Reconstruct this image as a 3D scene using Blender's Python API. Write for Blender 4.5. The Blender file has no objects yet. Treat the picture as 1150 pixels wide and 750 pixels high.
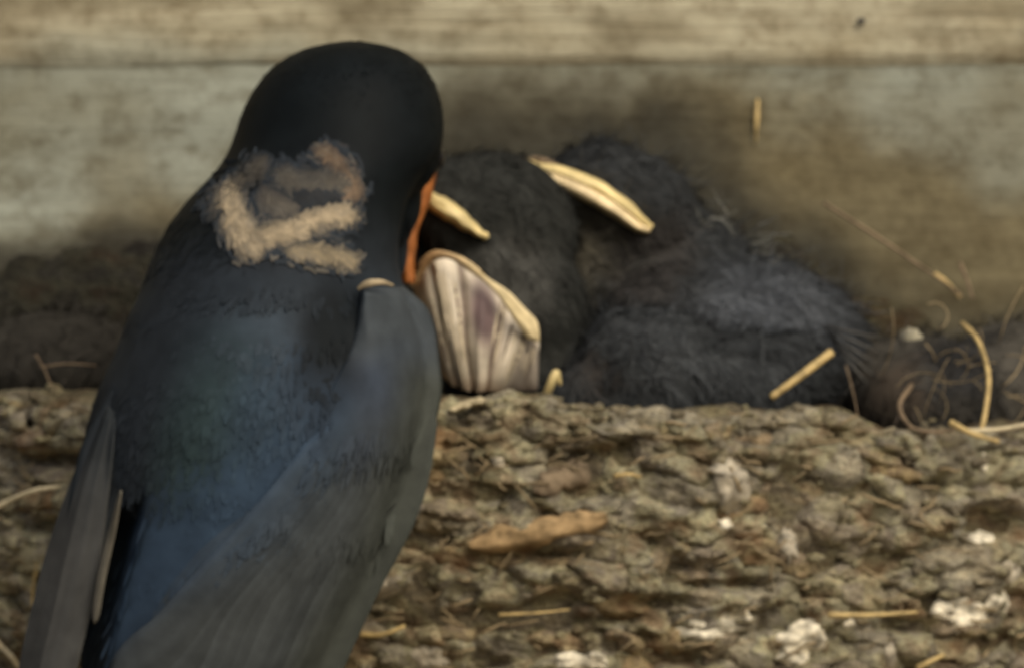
import bpy, bmesh, math, random
import numpy as np
from mathutils import Vector, Matrix, noise

random.seed(7)
rng = np.random.default_rng(7)
SC = bpy.context.scene
C = SC.collection
U = 0.01                                   # all lengths below are in centimetres
CAM = 300.0                                # camera distance, cm

# ------------------------------------------------------------------ camera
cam = bpy.data.cameras.new('camera')
cam_o = bpy.data.objects.new('camera', cam); C.objects.link(cam_o)
cam_o.location = (0, -CAM*U, 0)
cam_o.rotation_euler = (math.radians(90), 0, 0)
cam.sensor_width = 36
cam.lens = 36*CAM/11.5
cam.clip_start = 0.05
cam.clip_end = 500
cam.dof.use_dof = True
cam.dof.focus_distance = (CAM-17)*U
cam.dof.aperture_fstop = cam.lens/12.5      # 12.5 mm aperture: the whole picture is a little soft
SC.camera = cam_o

# ------------------------------------------------------------------ sky and sun
SUN_EL, SUN_ROT = math.radians(40), math.radians(152)
w = bpy.data.worlds.new('World'); SC.world = w; w.use_nodes = True
nt = w.node_tree
bg = nt.nodes['Background']
sky = nt.nodes.new('ShaderNodeTexSky'); sky.sky_type = 'NISHITA'; sky.sun_disc = False
sky.sun_elevation = SUN_EL; sky.sun_rotation = SUN_ROT
sky.air_density = 1.0; sky.dust_density = 5.0; sky.ozone_density = 0.6
nt.links.new(sky.outputs[0], bg.inputs[0]); bg.inputs[1].default_value = 0.09
sd = bpy.data.lights.new('sun', 'SUN'); sd.energy = 1.5; sd.angle = math.radians(45)
sd.color = (1.0, 0.925, 0.77)
so = bpy.data.objects.new('sun', sd); C.objects.link(so)
sv = Vector((math.cos(SUN_EL)*math.sin(SUN_ROT), math.cos(SUN_EL)*math.cos(SUN_ROT), math.sin(SUN_EL)))
so.rotation_euler = sv.to_track_quat('Z', 'Y').to_euler()
so.location = (1, -2, 3)
SC.view_settings.view_transform = 'Standard'
SC.view_settings.look = 'None'
SC.view_settings.gamma = 1.0
SC.view_settings.exposure = 0.6

# ------------------------------------------------------------------ helpers
def P(px, py, y=0.0):
    """point (cm) that lies at depth y behind the nest's mid plane"""
    k = (CAM+y)/CAM
    return Vector(((px-575)/100*k, y, (375-py)/100*k))

def nz(x, y, z, s=1.0, o=3):
    return noise.fractal(Vector((x*s, y*s, z*s)), 1.0, 2.0, o)

def lerp(t, keys):
    """piecewise linear through [(t, v...), ...]"""
    if t <= keys[0][0]: return keys[0][1:]
    for a, b in zip(keys, keys[1:]):
        if t <= b[0]:
            f = (t-a[0])/(b[0]-a[0])
            return tuple(p+(q-p)*f for p, q in zip(a[1:], b[1:]))
    return keys[-1][1:]

def smooth_lerp(t, keys):
    """Catmull-Rom through the keys"""
    n = len(keys)
    if t <= keys[0][0]: return keys[0][1:]
    if t >= keys[-1][0]: return keys[-1][1:]
    for i in range(n-1):
        a, b = keys[i], keys[i+1]
        if t <= b[0]:
            p, q = keys[max(i-1, 0)], keys[min(i+2, n-1)]
            h = b[0]-a[0]; f = (t-a[0])/h
            out = []
            for j in range(1, len(a)):
                m0 = (b[j]-p[j])/max(b[0]-p[0], 1e-6)*h
                m1 = (q[j]-a[j])/max(q[0]-a[0], 1e-6)*h
                f2, f3 = f*f, f*f*f
                out.append((2*f3-3*f2+1)*a[j]+(f3-2*f2+f)*m0+(-2*f3+3*f2)*b[j]+(f3-f2)*m1)
            return tuple(out)

def mesh_from(name, verts, faces, cols=None, smooth=True):
    me = bpy.data.meshes.new(name)
    me.from_pydata([(v[0]*U, v[1]*U, v[2]*U) for v in verts], [], faces)
    if cols is not None:
        at = me.color_attributes.new('tint', 'FLOAT_COLOR', 'POINT')
        arr = np.ones((len(verts), 4), dtype=np.float32); arr[:, :3] = np.asarray(cols, dtype=np.float32)
        at.data.foreach_set('color', arr.ravel())
    if smooth:
        me.polygons.foreach_set('use_smooth', [True]*len(me.polygons))
    me.update()
    return me

def obj(name, me, mat=None, parent=None, **props):
    o = bpy.data.objects.new(name, me); C.objects.link(o)
    if mat is not None and me is not None and not me.materials: me.materials.append(mat)
    if parent is not None: o.parent = parent
    for k, v in props.items(): o[k] = v
    return o

def thing(name, label, cat, group=None):
    o = bpy.data.objects.new(name, None); C.objects.link(o)
    o.empty_display_size = 0.01
    o['label'] = label; o['category'] = cat
    if group: o['group'] = group
    return o

def tube(pts, radii, sides=6, flat=1.0, cap=True):
    """tapered tube through pts (cm); flat squeezes it along the second normal"""
    pts = [Vector(p) for p in pts]; n = len(pts)
    vs, fs = [], []
    up = Vector((0, -1, 0))
    for i, p in enumerate(pts):
        d = (pts[min(i+1, n-1)]-pts[max(i-1, 0)]).normalized()
        a = d.cross(up)
        if a.length < 1e-4: a = d.cross(Vector((1, 0, 0)))
        a.normalize(); b = a.cross(d).normalized()
        r = radii[i] if hasattr(radii, '__len__') else radii
        for k in range(sides):
            t = 2*math.pi*k/sides
            vs.append(p+a*(r*math.cos(t))+b*(r*flat*math.sin(t)))
    for i in range(n-1):
        for k in range(sides):
            k2 = (k+1) % sides
            fs.append((i*sides+k, i*sides+k2, (i+1)*sides+k2, (i+1)*sides+k))
    if cap:
        fs.append(tuple(range(sides-1, -1, -1))); fs.append(tuple((n-1)*sides+k for k in range(sides)))
    return vs, fs

def curve_pts(keys, n):
    """smooth curve through control points (Vectors)"""
    ks = [(i/(len(keys)-1),)+tuple(k) for i, k in enumerate(keys)]
    return [Vector(smooth_lerp(i/(n-1), ks)) for i in range(n)]

# ------------------------------------------------------------------ materials
def new_mat(name, rough=0.8, spec=0.3):
    m = bpy.data.materials.new(name); m.use_nodes = True
    b = m.node_tree.nodes['Principled BSDF']
    b.inputs['Roughness'].default_value = rough
    b.inputs['Specular IOR Level'].default_value = spec
    return m, m.node_tree, b

def N(t, typ, **kw):
    n = t.nodes.new(typ)
    for k, v in kw.items():
        if k.startswith('i_'): n.inputs[k[2:].replace('_', ' ')].default_value = v
        else: setattr(n, k, v)
    return n

def ramp(t, stops, fac=None):
    r = t.nodes.new('ShaderNodeValToRGB'); e = r.color_ramp.elements
    while len(e) < len(stops): e.new(0.5)
    for el, (p, c) in zip(e, stops): el.position = p; el.color = (*c, 1)
    if fac is not None: t.links.new(fac, r.inputs[0])
    return r

def mixc(t, a, b, fac, mode='MIX'):
    m = t.nodes.new('ShaderNodeMix'); m.data_type = 'RGBA'; m.blend_type = mode
    for s, v in ((6, a), (7, b)):
        if isinstance(v, tuple): m.inputs[s].default_value = (*v, 1)
        else: t.links.new(v, m.inputs[s])
    if isinstance(fac, float): m.inputs[0].default_value = fac
    else: t.links.new(fac, m.inputs[0])
    return m.outputs[2]

def coords(t, scale=(1, 1, 1), kind='Object'):
    tc = t.nodes.new('ShaderNodeTexCoord'); mp = t.nodes.new('ShaderNodeMapping')
    mp.inputs['Scale'].default_value = scale
    t.links.new(tc.outputs[kind], mp.inputs[0]); return mp.outputs[0]

def tex_noise(t, vec, scale, detail=4, rough=0.55):
    n = N(t, 'ShaderNodeTexNoise'); n.inputs['Scale'].default_value = scale
    n.inputs['Detail'].default_value = detail; n.inputs['Roughness'].default_value = rough
    t.links.new(vec, n.inputs['Vector']); return n.outputs[0]

def bump(t, b, h, strength, dist):
    n = N(t, 'ShaderNodeBump'); n.inputs['Strength'].default_value = strength; n.inputs['Distance'].default_value = dist
    t.links.new(h, n.inputs['Height']); t.links.new(n.outputs[0], b.inputs['Normal'])

def wood(name, light, mid, dark, stain=None, grain=1.0):
    m, t, b = new_mat(name, 0.9, 0.15)
    n1 = tex_noise(t, coords(t, (9, 60, 260)), 1.0, 6, 0.6)        # long grain along x
    n2 = tex_noise(t, coords(t, (40, 80, 800)), 1.0, 4, 0.6)
    n3 = tex_noise(t, coords(t, (45, 60, 70)), 1.0, 5, 0.62)       # blotches
    n4 = tex_noise(t, coords(t, (330, 330, 420)), 1.0, 4, 0.65)    # specks
    n5 = tex_noise(t, coords(t, (14, 20, 40)), 1.0, 3, 0.5)
    c = ramp(t, [(0.28, dark), (0.48, mid), (0.70, light)], n1 if grain > 0.6 else n5).outputs[0]
    c = mixc(t, c, ramp(t, [(0.3, (0.62, 0.58, 0.52)), (0.6, (1.1, 1.09, 1.06))], n2).outputs[0], 0.5*grain, 'MULTIPLY')
    c = mixc(t, c, ramp(t, [(0.30, (0.70, 0.64, 0.54)), (0.5, (1.0, 1.0, 0.98)), (0.7, (1.16, 1.18, 1.18))], n3).outputs[0], 0.8, 'MULTIPLY')
    c = mixc(t, c, ramp(t, [(0.32, (0.55, 0.5, 0.44)), (0.52, (1.0, 1.0, 1.0)), (0.72, (1.16, 1.16, 1.16))], n4).outputs[0], 0.75, 'MULTIPLY')
    if stain:                                          # brown mud water soaked in round the nest; on grey_board also painted shade
        at = N(t, 'ShaderNodeAttribute', attribute_name='tint')
        sep = N(t, 'ShaderNodeSeparateColor'); t.links.new(at.outputs[0], sep.inputs[0])
        sp = ramp(t, [(0.3, (0.6, 0.56, 0.5)), (0.7, (1.3, 1.3, 1.3))], n4).outputs[0]
        c = mixc(t, c, mixc(t, stain[0], sp, 0.8, 'MULTIPLY'), sep.outputs[0])
        c = mixc(t, c, mixc(t, stain[1], sp, 0.8, 'MULTIPLY'), sep.outputs[1])
    t.links.new(c, b.inputs['Base Color'])
    ad = N(t, 'ShaderNodeMath', operation='ADD'); t.links.new(n4 if grain < 0.6 else n1, ad.inputs[0]); t.links.new(n2, ad.inputs[1])
    bump(t, b, ad.outputs[0], 0.5*grain+0.1, 0.0009)
    return m

M_TOP = wood('weathered_board', (0.355, 0.33, 0.24), (0.295, 0.27, 0.19), (0.19, 0.168, 0.11), ((0.235, 0.238, 0.185), (0.15, 0.128, 0.08)), grain=0.65)
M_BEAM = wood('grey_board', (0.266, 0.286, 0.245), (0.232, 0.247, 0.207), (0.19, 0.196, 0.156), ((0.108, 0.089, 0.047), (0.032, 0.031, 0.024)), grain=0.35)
M_BACK = wood('dark_board', (0.05, 0.046, 0.036), (0.034, 0.031, 0.025), (0.02, 0.018, 0.015))

def mud(name, stops, use_random=True, gain=1.0, tint=False):
    m, t, b = new_mat(name, 0.95, 0.12)
    v = coords(t, (1, 1, 1.5))
    n0 = tex_noise(t, v, 170, 4, 0.6); n1 = tex_noise(t, v, 300, 5, 0.65); n2 = tex_noise(t, v, 1000, 4, 0.65); n3 = tex_noise(t, v, 2600, 3, 0.6)
    if use_random:
        oi = N(t, 'ShaderNodeObjectInfo'); base = ramp(t, stops, oi.outputs['Random']).outputs[0]
    elif tint:
        base = N(t, 'ShaderNodeAttribute', attribute_name='tint').outputs[0]
    else:
        base = ramp(t, stops, tex_noise(t, v, 160, 3)).outputs[0]
    c = mixc(t, base, ramp(t, [(0.30, (0.66, 0.46, 0.32)), (0.41, (0.92, 0.82, 0.70)), (0.48, (1.08, 1.09, 0.92)), (0.56, (0.76, 0.74, 0.76)), (0.64, (1.2, 1.16, 1.1)), (0.74, (0.68, 0.58, 0.58))], n0).outputs[0], 0.9, 'MULTIPLY')
    c = mixc(t, c, ramp(t, [(0.30, (0.42, 0.38, 0.36)), (0.48, (0.95, 0.94, 0.92)), (0.62, (1.2, 1.19, 1.12)), (0.74, (1.7, 1.66, 1.55))], n1).outputs[0], 0.8, 'MULTIPLY')
    c = mixc(t, c, ramp(t, [(0.32, (0.5, 0.46, 0.42)), (0.52, (1.0, 1.0, 1.0)), (0.7, (1.35, 1.34, 1.3))], n2).outputs[0], 0.75, 'MULTIPLY')
    c = mixc(t, c, ramp(t, [(0.35, (0.6, 0.58, 0.55)), (0.65, (1.3, 1.3, 1.28))], n3).outputs[0], 0.6, 'MULTIPLY')
    if gain != 1.0: c = mixc(t, c, (gain,)*3, 1.0, 'MULTIPLY')
    t.links.new(c, b.inputs['Base Color'])
    ad = N(t, 'ShaderNodeMath', operation='ADD'); t.links.new(n1, ad.inputs[0]); t.links.new(n2, ad.inputs[1])
    bump(t, b, ad.outputs[0], 0.9, 0.0014)
    return m

PELLET_STOPS = [(0.0, (0.215, 0.202, 0.153)), (0.2, (0.18, 0.167, 0.128)), (0.4, (0.235, 0.22, 0.168)), (0.55, (0.20, 0.188, 0.15)),
                (0.68, (0.20, 0.155, 0.10)), (0.8, (0.225, 0.205, 0.15)), (0.92, (0.165, 0.145, 0.118)), (1.0, (0.26, 0.235, 0.17))]
M_MUD = mud('dry_mud', PELLET_STOPS, gain=1.34)
M_CORE = mud('dark_mud', [(0.3, (0.10, 0.085, 0.06)), (0.7, (0.17, 0.15, 0.105))], False)
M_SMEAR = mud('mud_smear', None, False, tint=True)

def plain(name, col, rough=0.7, spec=0.3, var=0.5, scale=400):
    m, t, b = new_mat(name, rough, spec)
    n = tex_noise(t, coords(t), scale, 4, 0.6)
    lo = tuple(c*(1-var) for c in col); hi = tuple(min(c*(1+var*0.6), 0.9) for c in col)
    t.links.new(ramp(t, [(0.32, lo), (0.66, hi)], n).outputs[0], b.inputs['Base Color'])
    bump(t, b, n, 0.3, 0.0004)
    return m

M_STRAW = plain('straw', (0.42, 0.31, 0.13), 0.6, 0.3, 0.4, 500)
M_PALE_STRAW = plain('pale_straw', (0.48, 0.41, 0.26), 0.6, 0.3, 0.3, 500)
M_TWIG = plain('rootlet', (0.18, 0.13, 0.08), 0.8, 0.2, 0.4, 500)
M_BARK = plain('bark', (0.31, 0.215, 0.11), 0.95, 0.1, 0.6, 420)
M_BARK2 = plain('brown_bark', (0.15, 0.115, 0.075), 0.95, 0.1, 0.65, 420)
M_WHITE = plain('bird_lime', (0.62, 0.57, 0.44), 0.95, 0.1, 0.72, 640)
M_LIME = plain('old_bird_lime', (0.33, 0.295, 0.225), 0.95, 0.1, 0.6, 640)
M_CREAM = plain('gape_flange', (0.62, 0.50, 0.23), 0.5, 0.4, 0.28, 350)
M_CREAM2 = plain('gape_flange_pale', (0.66, 0.53, 0.30), 0.5, 0.4, 0.28, 350)
M_ORANGE = plain('mouth_lining', (0.32, 0.11, 0.028), 0.5, 0.25, 0.5, 500)
M_HORN = plain('dark_horn', (0.02, 0.018, 0.016), 0.4, 0.4, 0.3, 300)
M_EYE = plain('eye_black', (0.006, 0.005, 0.005), 0.35, 0.3, 0.1, 100)
M_FLESH = plain('leg_skin', (0.10, 0.07, 0.055), 0.6, 0.3, 0.3, 300)

def tinted(name, rough, spec, sheen=0.0, var=0.35, scale=300, coat=0.0):
    m, t, b = new_mat(name, rough, spec)
    at = N(t, 'ShaderNodeAttribute', attribute_name='tint')
    n = tex_noise(t, coords(t), scale, 4, 0.6)
    c = mixc(t, at.outputs[0], ramp(t, [(0.3, (1-var,)*3), (0.7, (1+var,)*3)], n).outputs[0], 1.0, 'MULTIPLY')
    t.links.new(c, b.inputs['Base Color'])
    b.inputs['Sheen Weight'].default_value = sheen
    b.inputs['Sheen Roughness'].default_value = 0.5
    return m

M_PLUME = tinted('glossy_plumage', 0.6, 0.06, 0.0, 0.2)
M_VANE = tinted('flight_feather', 0.65, 0.12, 0.0, 0.25, 250)
M_DOWN = tinted('down', 0.9, 0.1, 0.0, 0.3, 200)
M_SKIN = tinted('nestling_skin', 0.65, 0.3, 0.0, 0.3, 300)

def soil():
    m, t, b = new_mat('soil', 0.95, 0.1)
    n = tex_noise(t, coords(t), 6, 8, 0.65)
    t.links.new(ramp(t, [(0.3, (0.16, 0.12, 0.08)), (0.7, (0.30, 0.25, 0.17))], n).outputs[0], b.inputs['Base Color'])
    bump(t, b, n, 0.5, 0.02)
    return m

# ------------------------------------------------------------------ ground (below the frame)
GZ = -160.0
n = 24; vs = []; fs = []
for i in range(n+1):
    for j in range(n+1):
        x = (i/n-0.5)*2; y = (j/n-0.5)*2
        x = math.copysign(abs(x)**3, x)*20000; y = math.copysign(abs(y)**3, y)*20000
        vs.append((x, y, GZ+1.5*noise.noise(Vector((x*0.01, y*0.01, 0)))))
for i in range(n):
    for j in range(n):
        a = i*(n+1)+j; fs.append((a, a+n+1, a+n+2, a+1))
obj('ground', mesh_from('ground', vs, fs), soil(), kind='structure')

# ------------------------------------------------------------------ timber wall: two face boards over recessed dark boards
WALL_Y = 3.2
wall = thing('timber_wall', 'weathered wooden board wall behind the mud nest', 'wall')

def board(name, z0, z1, yf, thick, mat, half=160, label=None, fine=False, stain=None, edge=0.12):
    xs = [-half, -60, -20] + ([-9+0.15*i for i in range(121)] if fine else [-9+1.5*i for i in range(13)]) + [20, 60, half]
    prof = []                                    # (y offset, z) front profile with eased arrises
    e = 0.12
    nzs = max(3, int((z1-z0)/(0.15 if fine else 2.0)))
    nzs = min(nzs, 90)
    e = edge; prof.append((thick, z1)); prof.append((e, z1)); prof.append((0.03, z1-e*0.35)); 
    for i in range(nzs+1): prof.append((0.0, z1-e+(z0+e-(z1-e))*i/nzs))
    prof.append((0.03, z0+e*0.35)); prof.append((e, z0)); prof.append((thick, z0))
    vs, fs, cs = [], [], []
    for x in xs:
        for (dy, z) in prof:
            wob = 0.035*noise.noise(Vector((x*0.25, 3.1, z*2.2)))+0.02*noise.noise(Vector((x*1.1, 7.7, z*3)))
            wz = 0.04*noise.noise(Vector((x*0.35, 1.0, round(z, 1)*0.1)))
            vs.append((x, yf+dy+(wob if dy < 0.2 else 0), z+wz))
            cs.append(stain(x, z) if stain else (0, 0, 0))
    k = len(prof)
    for i in range(len(xs)-1):
        for j in range(k-1):
            a = i*k+j; fs.append((a, a+1, a+k+1, a+k))
    for i in (0, len(xs)-1):
        fs.append(tuple(i*k+j for j in (range(k) if i else range(k-1, -1, -1))))
    o = obj(name, mesh_from(name, vs, fs, cs), mat, wall)
    if label: o['label'] = label
    return o

def sstep(a, b, x):
    t = min(1, max(0, (x-a)/(b-a))); return t*t*(3-2*t)

def grey_edge(x, z):
    px = 575+x*100; py = 375-z*100; q = nz(x, 4, z*2, 0.6, 4)
    g = sstep(25, 72, py+q*30)*(0.95-0.75*sstep(350, 650, px+q*80))
    b = 0.75*sstep(0.05, 0.4, nz(x*0.45, 8, z*3.2, 0.9, 3)+0.25*sstep(60, 250, px)*sstep(600, 450, px)*sstep(14, 0, abs(py-30)))
    return (g, b, 0)
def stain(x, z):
    """(brown mud-water stain, dark with painted nest shade) weights, in board coordinates"""
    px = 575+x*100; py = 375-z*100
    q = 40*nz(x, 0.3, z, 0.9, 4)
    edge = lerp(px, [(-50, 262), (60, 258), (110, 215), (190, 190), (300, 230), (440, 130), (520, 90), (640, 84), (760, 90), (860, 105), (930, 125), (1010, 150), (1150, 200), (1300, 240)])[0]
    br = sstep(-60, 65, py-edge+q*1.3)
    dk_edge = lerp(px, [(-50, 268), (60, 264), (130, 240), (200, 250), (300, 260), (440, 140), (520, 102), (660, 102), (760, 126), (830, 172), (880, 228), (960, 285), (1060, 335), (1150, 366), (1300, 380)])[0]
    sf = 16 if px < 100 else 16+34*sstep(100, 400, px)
    dk = sstep(-sf, sf, py-dk_edge+q*sf/48)  # dark weight: mud stain plus the shade behind the nest, painted in
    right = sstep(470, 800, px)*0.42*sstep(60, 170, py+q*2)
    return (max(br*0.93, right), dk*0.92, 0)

ZG = (375-76)/100*(CAM+WALL_Y)/CAM            # the joint between the two face boards
ZB = (375-430)/100*(CAM+WALL_Y)/CAM           # bottom edge of the lower face board
board('plank', ZG, ZG+11.0, WALL_Y-0.025, 3.0, M_TOP, fine=True, edge=0.03, stain=grey_edge)
board('plank', ZG+11.1, ZG+22.0, WALL_Y-0.05, 3.0, M_TOP)
board('plank', ZB, ZG+0.5, WALL_Y, 2.8, M_BEAM, fine=True, stain=stain, label='grey lower board stained brown by mud and darkened by painted shade around the nest')
z = ZB+0.6
for i in range(9):
    board('plank', z-18.0, z-0.15, WALL_Y+2.2, 2.0, M_BACK)
    z -= 18.0
obj('splinter', mesh_from('splinter', *tube([P(851, 112, WALL_Y-0.02), P(850, 130, WALL_Y-0.07), P(849, 162, WALL_Y-0.05)], [0.02, 0.034, 0.008], 5)), M_STRAW, wall, label='thin pale splinter standing on the lower board')
kn = bmesh.new(); bmesh.ops.create_uvsphere(kn, u_segments=10, v_segments=6, radius=0.05*U)
kme = bpy.data.meshes.new('nail_head'); kn.to_mesh(kme); kn.free()
ko = obj('nail_head', kme, M_HORN, wall); ko.location = P(967, 24, WALL_Y-0.10)*U; ko.scale = (1.0, 0.5, 0.8)

# ------------------------------------------------------------------ mud nest
NX, NA, NB = 0.6, 8.6, 7.0                      # centre x, half width, depth from the wall
nest = thing('mud_nest', 'cup nest of dried mud pellets and straw built against the wooden boards', 'nest')

def rim_z(x):
    px = 575+x*100
    py = lerp(px, [(-300, 445), (0, 440), (130, 442), (420, 448), (520, 452), (620, 447), (680, 462), (760, 466), (860, 458), (960, 462), (1030, 484), (1110, 486), (1150, 478), (1500, 470)])[0]
    return (375-py)/100+0.06*noise.noise(Vector((x*2.1, 4, 0)))+0.04*noise.noise(Vector((x*6.3, 8, 0)))

def nest_r(d):                                   # radius factor at depth d below the rim
    return lerp(d, [(-0.2, 0.955), (0, 0.985), (0.6, 1.0), (1.6, 1.0), (2.6, 0.975), (4, 0.89), (6, 0.66), (7.5, 0.38), (8.4, 0.05)])[0]

def nest_pt(th, d, off=0.0):
    x0 = NX+NA*math.sin(th)
    r = nest_r(d)
    x = NX+(NA*r+off)*math.sin(th); y = WALL_Y-(NB*r+off)*math.cos(th)
    return Vector((x, y, rim_z(x0)-d))

# the solid cup under the pellets: outside, over the rim, down inside
vs, fs, cols = [], [], []
nth = 120
prof = [('o', d) for d in (8.4, 7.5, 6.5, 5.5, 4.5, 3.8, 3.2, 2.6, 2.0, 1.5, 1.0, 0.6, 0.3, 0.1)] + [('i', t) for t in (0.25, 0.5, 0.8, 1.0, 1.15, 1.3, 1.5, 1.8, 2.2, 2.7)]
for i in range(nth+1):
    th = -math.pi/2+math.pi*i/nth
    for kind, q in prof:
        if kind == 'o':
            p = nest_pt(th, q, -0.26)
        else:                                    # q: distance inward from the lip; the floor falls away
            dz = lerp(q, [(0, -0.05), (0.5, -0.04), (1.0, 0.25), (1.3, 0.9), (1.8, 2.2), (2.2, 3.0), (2.7, 3.3)])[0]
            f = lerp(q, [(0, 0), (0.5, 0.6), (1.0, 1.25), (1.3, 1.6), (1.8, 2.0), (2.2, 3.0), (2.7, 6.0)])[0]
            rr = max(0.02, 1-f/7.2)
            x0 = NX+NA*math.sin(th)
            p = Vector((NX+(NA*rr*0.985-0.22)*math.sin(th), WALL_Y-(NB*rr*0.985-0.22)*math.cos(th), rim_z(x0)-dz))
        q3 = 0.16*nz(p.x, p.y, p.z, 1.6, 4)
        p = p+Vector((math.sin(th)*q3, -math.cos(th)*q3, q3*0.6))
        p.y = min(p.y, WALL_Y+2.2)
        vs.append(p)
k = len(prof)
for i in range(nth):
    for j in range(k-1):
        a = i*k+j; fs.append((a, a+k, a+k+1, a+1))
obj('cup_wall', mesh_from('cup_wall', vs, fs), M_CORE, nest)

# pellets: pressed together like cells, each its own lump
def theta_of_x(x, d):
    q = (x-NX)/(NA*nest_r(d)); return math.asin(max(-0.999, min(0.999, q)))
TH = np.linspace(-1.52, 1.52, 600)
ARC = np.concatenate([[0], np.cumsum(np.sqrt((NA*np.cos(TH[1:]))**2+(NB*np.sin(TH[1:]))**2)*(TH[1]-TH[0]))])
def th_of(u): return float(np.interp(u, ARC, TH))
LIP = 0.2
def surf(u, v):
    """point and normal on the nest: v runs down the face, negative v over the lip into the cup"""
    th = th_of(u)
    out = Vector((math.sin(th)/NA, -math.cos(th)/NB, 0)).normalized()
    up = Vector((0, 0, 1))
    if v >= LIP: return nest_pt(th, v), out
    c = nest_pt(th, LIP, -LIP)
    if v > LIP-LIP*math.pi/2:
        a = (LIP-v)/LIP; nr = out*math.cos(a)+up*math.sin(a)
        return c+nr*LIP, nr
    e = LIP-LIP*math.pi/2-v
    return c+up*(LIP-0.12*e*e)-out*e, (up-out*0.25*e).normalized()
# pockets and ledges the builders left: px, py, half width, half height, depth
POCKETS = [(882, 558, 15, 34, 0.34), (1108, 592, 24, 11, 0.22), (480, 602, 26, 13, 0.2), (540, 552, 38, 9, 0.2), (590, 692, 140, 11, 0.26), (735, 672, 50, 9, 0.22), (800, 652, 55, 8, 0.2),
           (985, 632, 15, 16, 0.22), (1055, 548, 9, 16, 0.2), (662, 553, 26, 9, 0.2), (702, 505, 10, 16, 0.22), (848, 520, 34, 7, 0.16), (455, 692, 32, 9, 0.16), (905, 662, 20, 9, 0.18),
           (520, 500, 22, 8, 0.18), (600, 620, 60, 8, 0.2), (1010, 700, 40, 8, 0.2), (770, 735, 40, 9, 0.18), (60, 515, 60, 10, 0.24), (40, 590, 30, 10, 0.16), (690, 720, 12, 12, 0.18),
           (645, 655, 110, 20, -0.13), (700, 585, 60, 26, -0.08), (940, 570, 45, 30, -0.08), (590, 480, 50, 16, -0.08), (760, 480, 50, 18, -0.08), (50, 470, 55, 30, -0.10)]
def pockets(p):
    px, py = 575+100*p.x, 375-100*p.z
    r = 0
    for a, b, w_, h_, d_ in POCKETS:
        e = ((px-a)/w_)**2+((py-b)/h_)**2
        if e < 4: r -= d_*(1.8 if d_ > 0 else 1.0)*math.exp(-e*1.2)
    return r
def relief(p):
    q = Vector((p.x*0.62, p.y*0.62, p.z*1.25))
    r = 0.17*noise.noise(q*1.5)+0.10*noise.noise(q*3.4+Vector((7, 3, 1)))+0.055*noise.noise(q*8)+0.035*noise.noise(q*17)
    pit = noise.noise(q*2.3+Vector((31, 5, 9)))
    return r-1.0*max(0, pit-0.34)+pockets(p)
seeds = []
v = -0.85; row = 0
while v < 8.0:
    h = random.uniform(0.19, 0.40)
    u = random.uniform(0, 0.4)
    while u < ARC[-1]:
        wd = random.choice((random.uniform(0.25, 0.42), random.uniform(0.4, 0.7), random.uniform(0.65, 1.2)))
        seeds.append((u+wd/2, v+h/2+random.gauss(0, 0.065)+0.10*math.sin(u*0.9+row)))
        u += wd
    v += h; row += 1
for i in range(170): seeds.append((random.uniform(0, ARC[-1]), random.uniform(-0.6, 6)))
SEED = np.array(seeds)
AN = 1.75                                         # cells are wider than high
def cell(i, ndir, rings):
    c = SEED[i]
    dl = SEED-c; near = np.where((np.abs(dl[:, 0]) < 1.6) & (np.abs(dl[:, 1]) < 1.0))[0]; near = near[near != i]
    dv = dl[near]*np.array((1.0, AN)); dd2 = (dv**2).sum(1)
    H = random.uniform(0.0, 0.04); tilt = random.gauss(0.045, 0.06); tu = random.gauss(0, 0.08)
    sink = -0.05+random.gauss(0, 0.035)
    if random.random() < 0.03: sink -= 0.2
    vs, fs = [], []
    rad = []
    for k in range(ndir):
        a = 2*math.pi*k/ndir; e = np.array((math.cos(a), math.sin(a)))
        pr = dv@e; ok = pr > 1e-6
        r = float(np.min(dd2[ok]/(2*pr[ok]))) if ok.any() else 0.4
        rad.append(min(r, 0.75))
    rad = [(rad[k-1]+2*rad[k]+rad[(k+1) % ndir])/4 for k in range(ndir)]
    asz = sum(rad)/ndir
    def put(f, k):
        a = 2*math.pi*k/ndir
        rr = rad[k]*f*(1+0.26*noise.noise(Vector((c[0]*3+math.cos(a)*1.3, c[1]*3+math.sin(a)*1.3, 1.7)))+0.2*noise.noise(Vector((c[0]*3+math.cos(a)*3.1, c[1]*3+math.sin(a)*3.1, 5.7))))
        du, dv_ = rr*math.cos(a), rr*math.sin(a)/AN
        p, nr = surf(c[0]+du, c[1]+dv_)
        h = sink+H*(1-min(1, f)**4)+tilt*dv_/0.2*0.6+tu*du/0.3
        h += relief(p)
        if f > 0.85: h -= (f-0.85)**1.3*0.5
        return p+nr*h
    vs.append(put(0, 0))
    for f in rings:
        for k in range(ndir): vs.append(put(f, k))
    for k in range(ndir): fs.append((0, 1+k, 1+(k+1) % ndir))
    for q in range(len(rings)-1):
        for k in range(ndir):
            a = 1+q*ndir+k; b_ = 1+q*ndir+(k+1) % ndir; fs.append((a, a+ndir, b_+ndir, b_))
    return vs, fs, asz
cand = []
far = []
for i in range(len(SEED)):
    p, nr = surf(*SEED[i])
    px, py = 575+p.x*100, 375-p.z*100
    vis = -30 < px < 1180 and py < 770 and not (150 < px < 375 and py > 430) and nr.y < 0.2 and SEED[i][1] > -0.35
    (cand if vis else far).append(i)
built = []
for i in cand: built.append(cell(i, 24, (0.3, 0.55, 0.78, 0.98, 1.16, 1.34)))
order = sorted(range(len(built)), key=lambda q: -built[q][2])
mass_v, mass_f = [], []
def to_mass(v_, f_):
    n0 = len(mass_v); mass_v.extend(v_); mass_f.extend([tuple(q+n0 for q in ff) for ff in f_])
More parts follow.
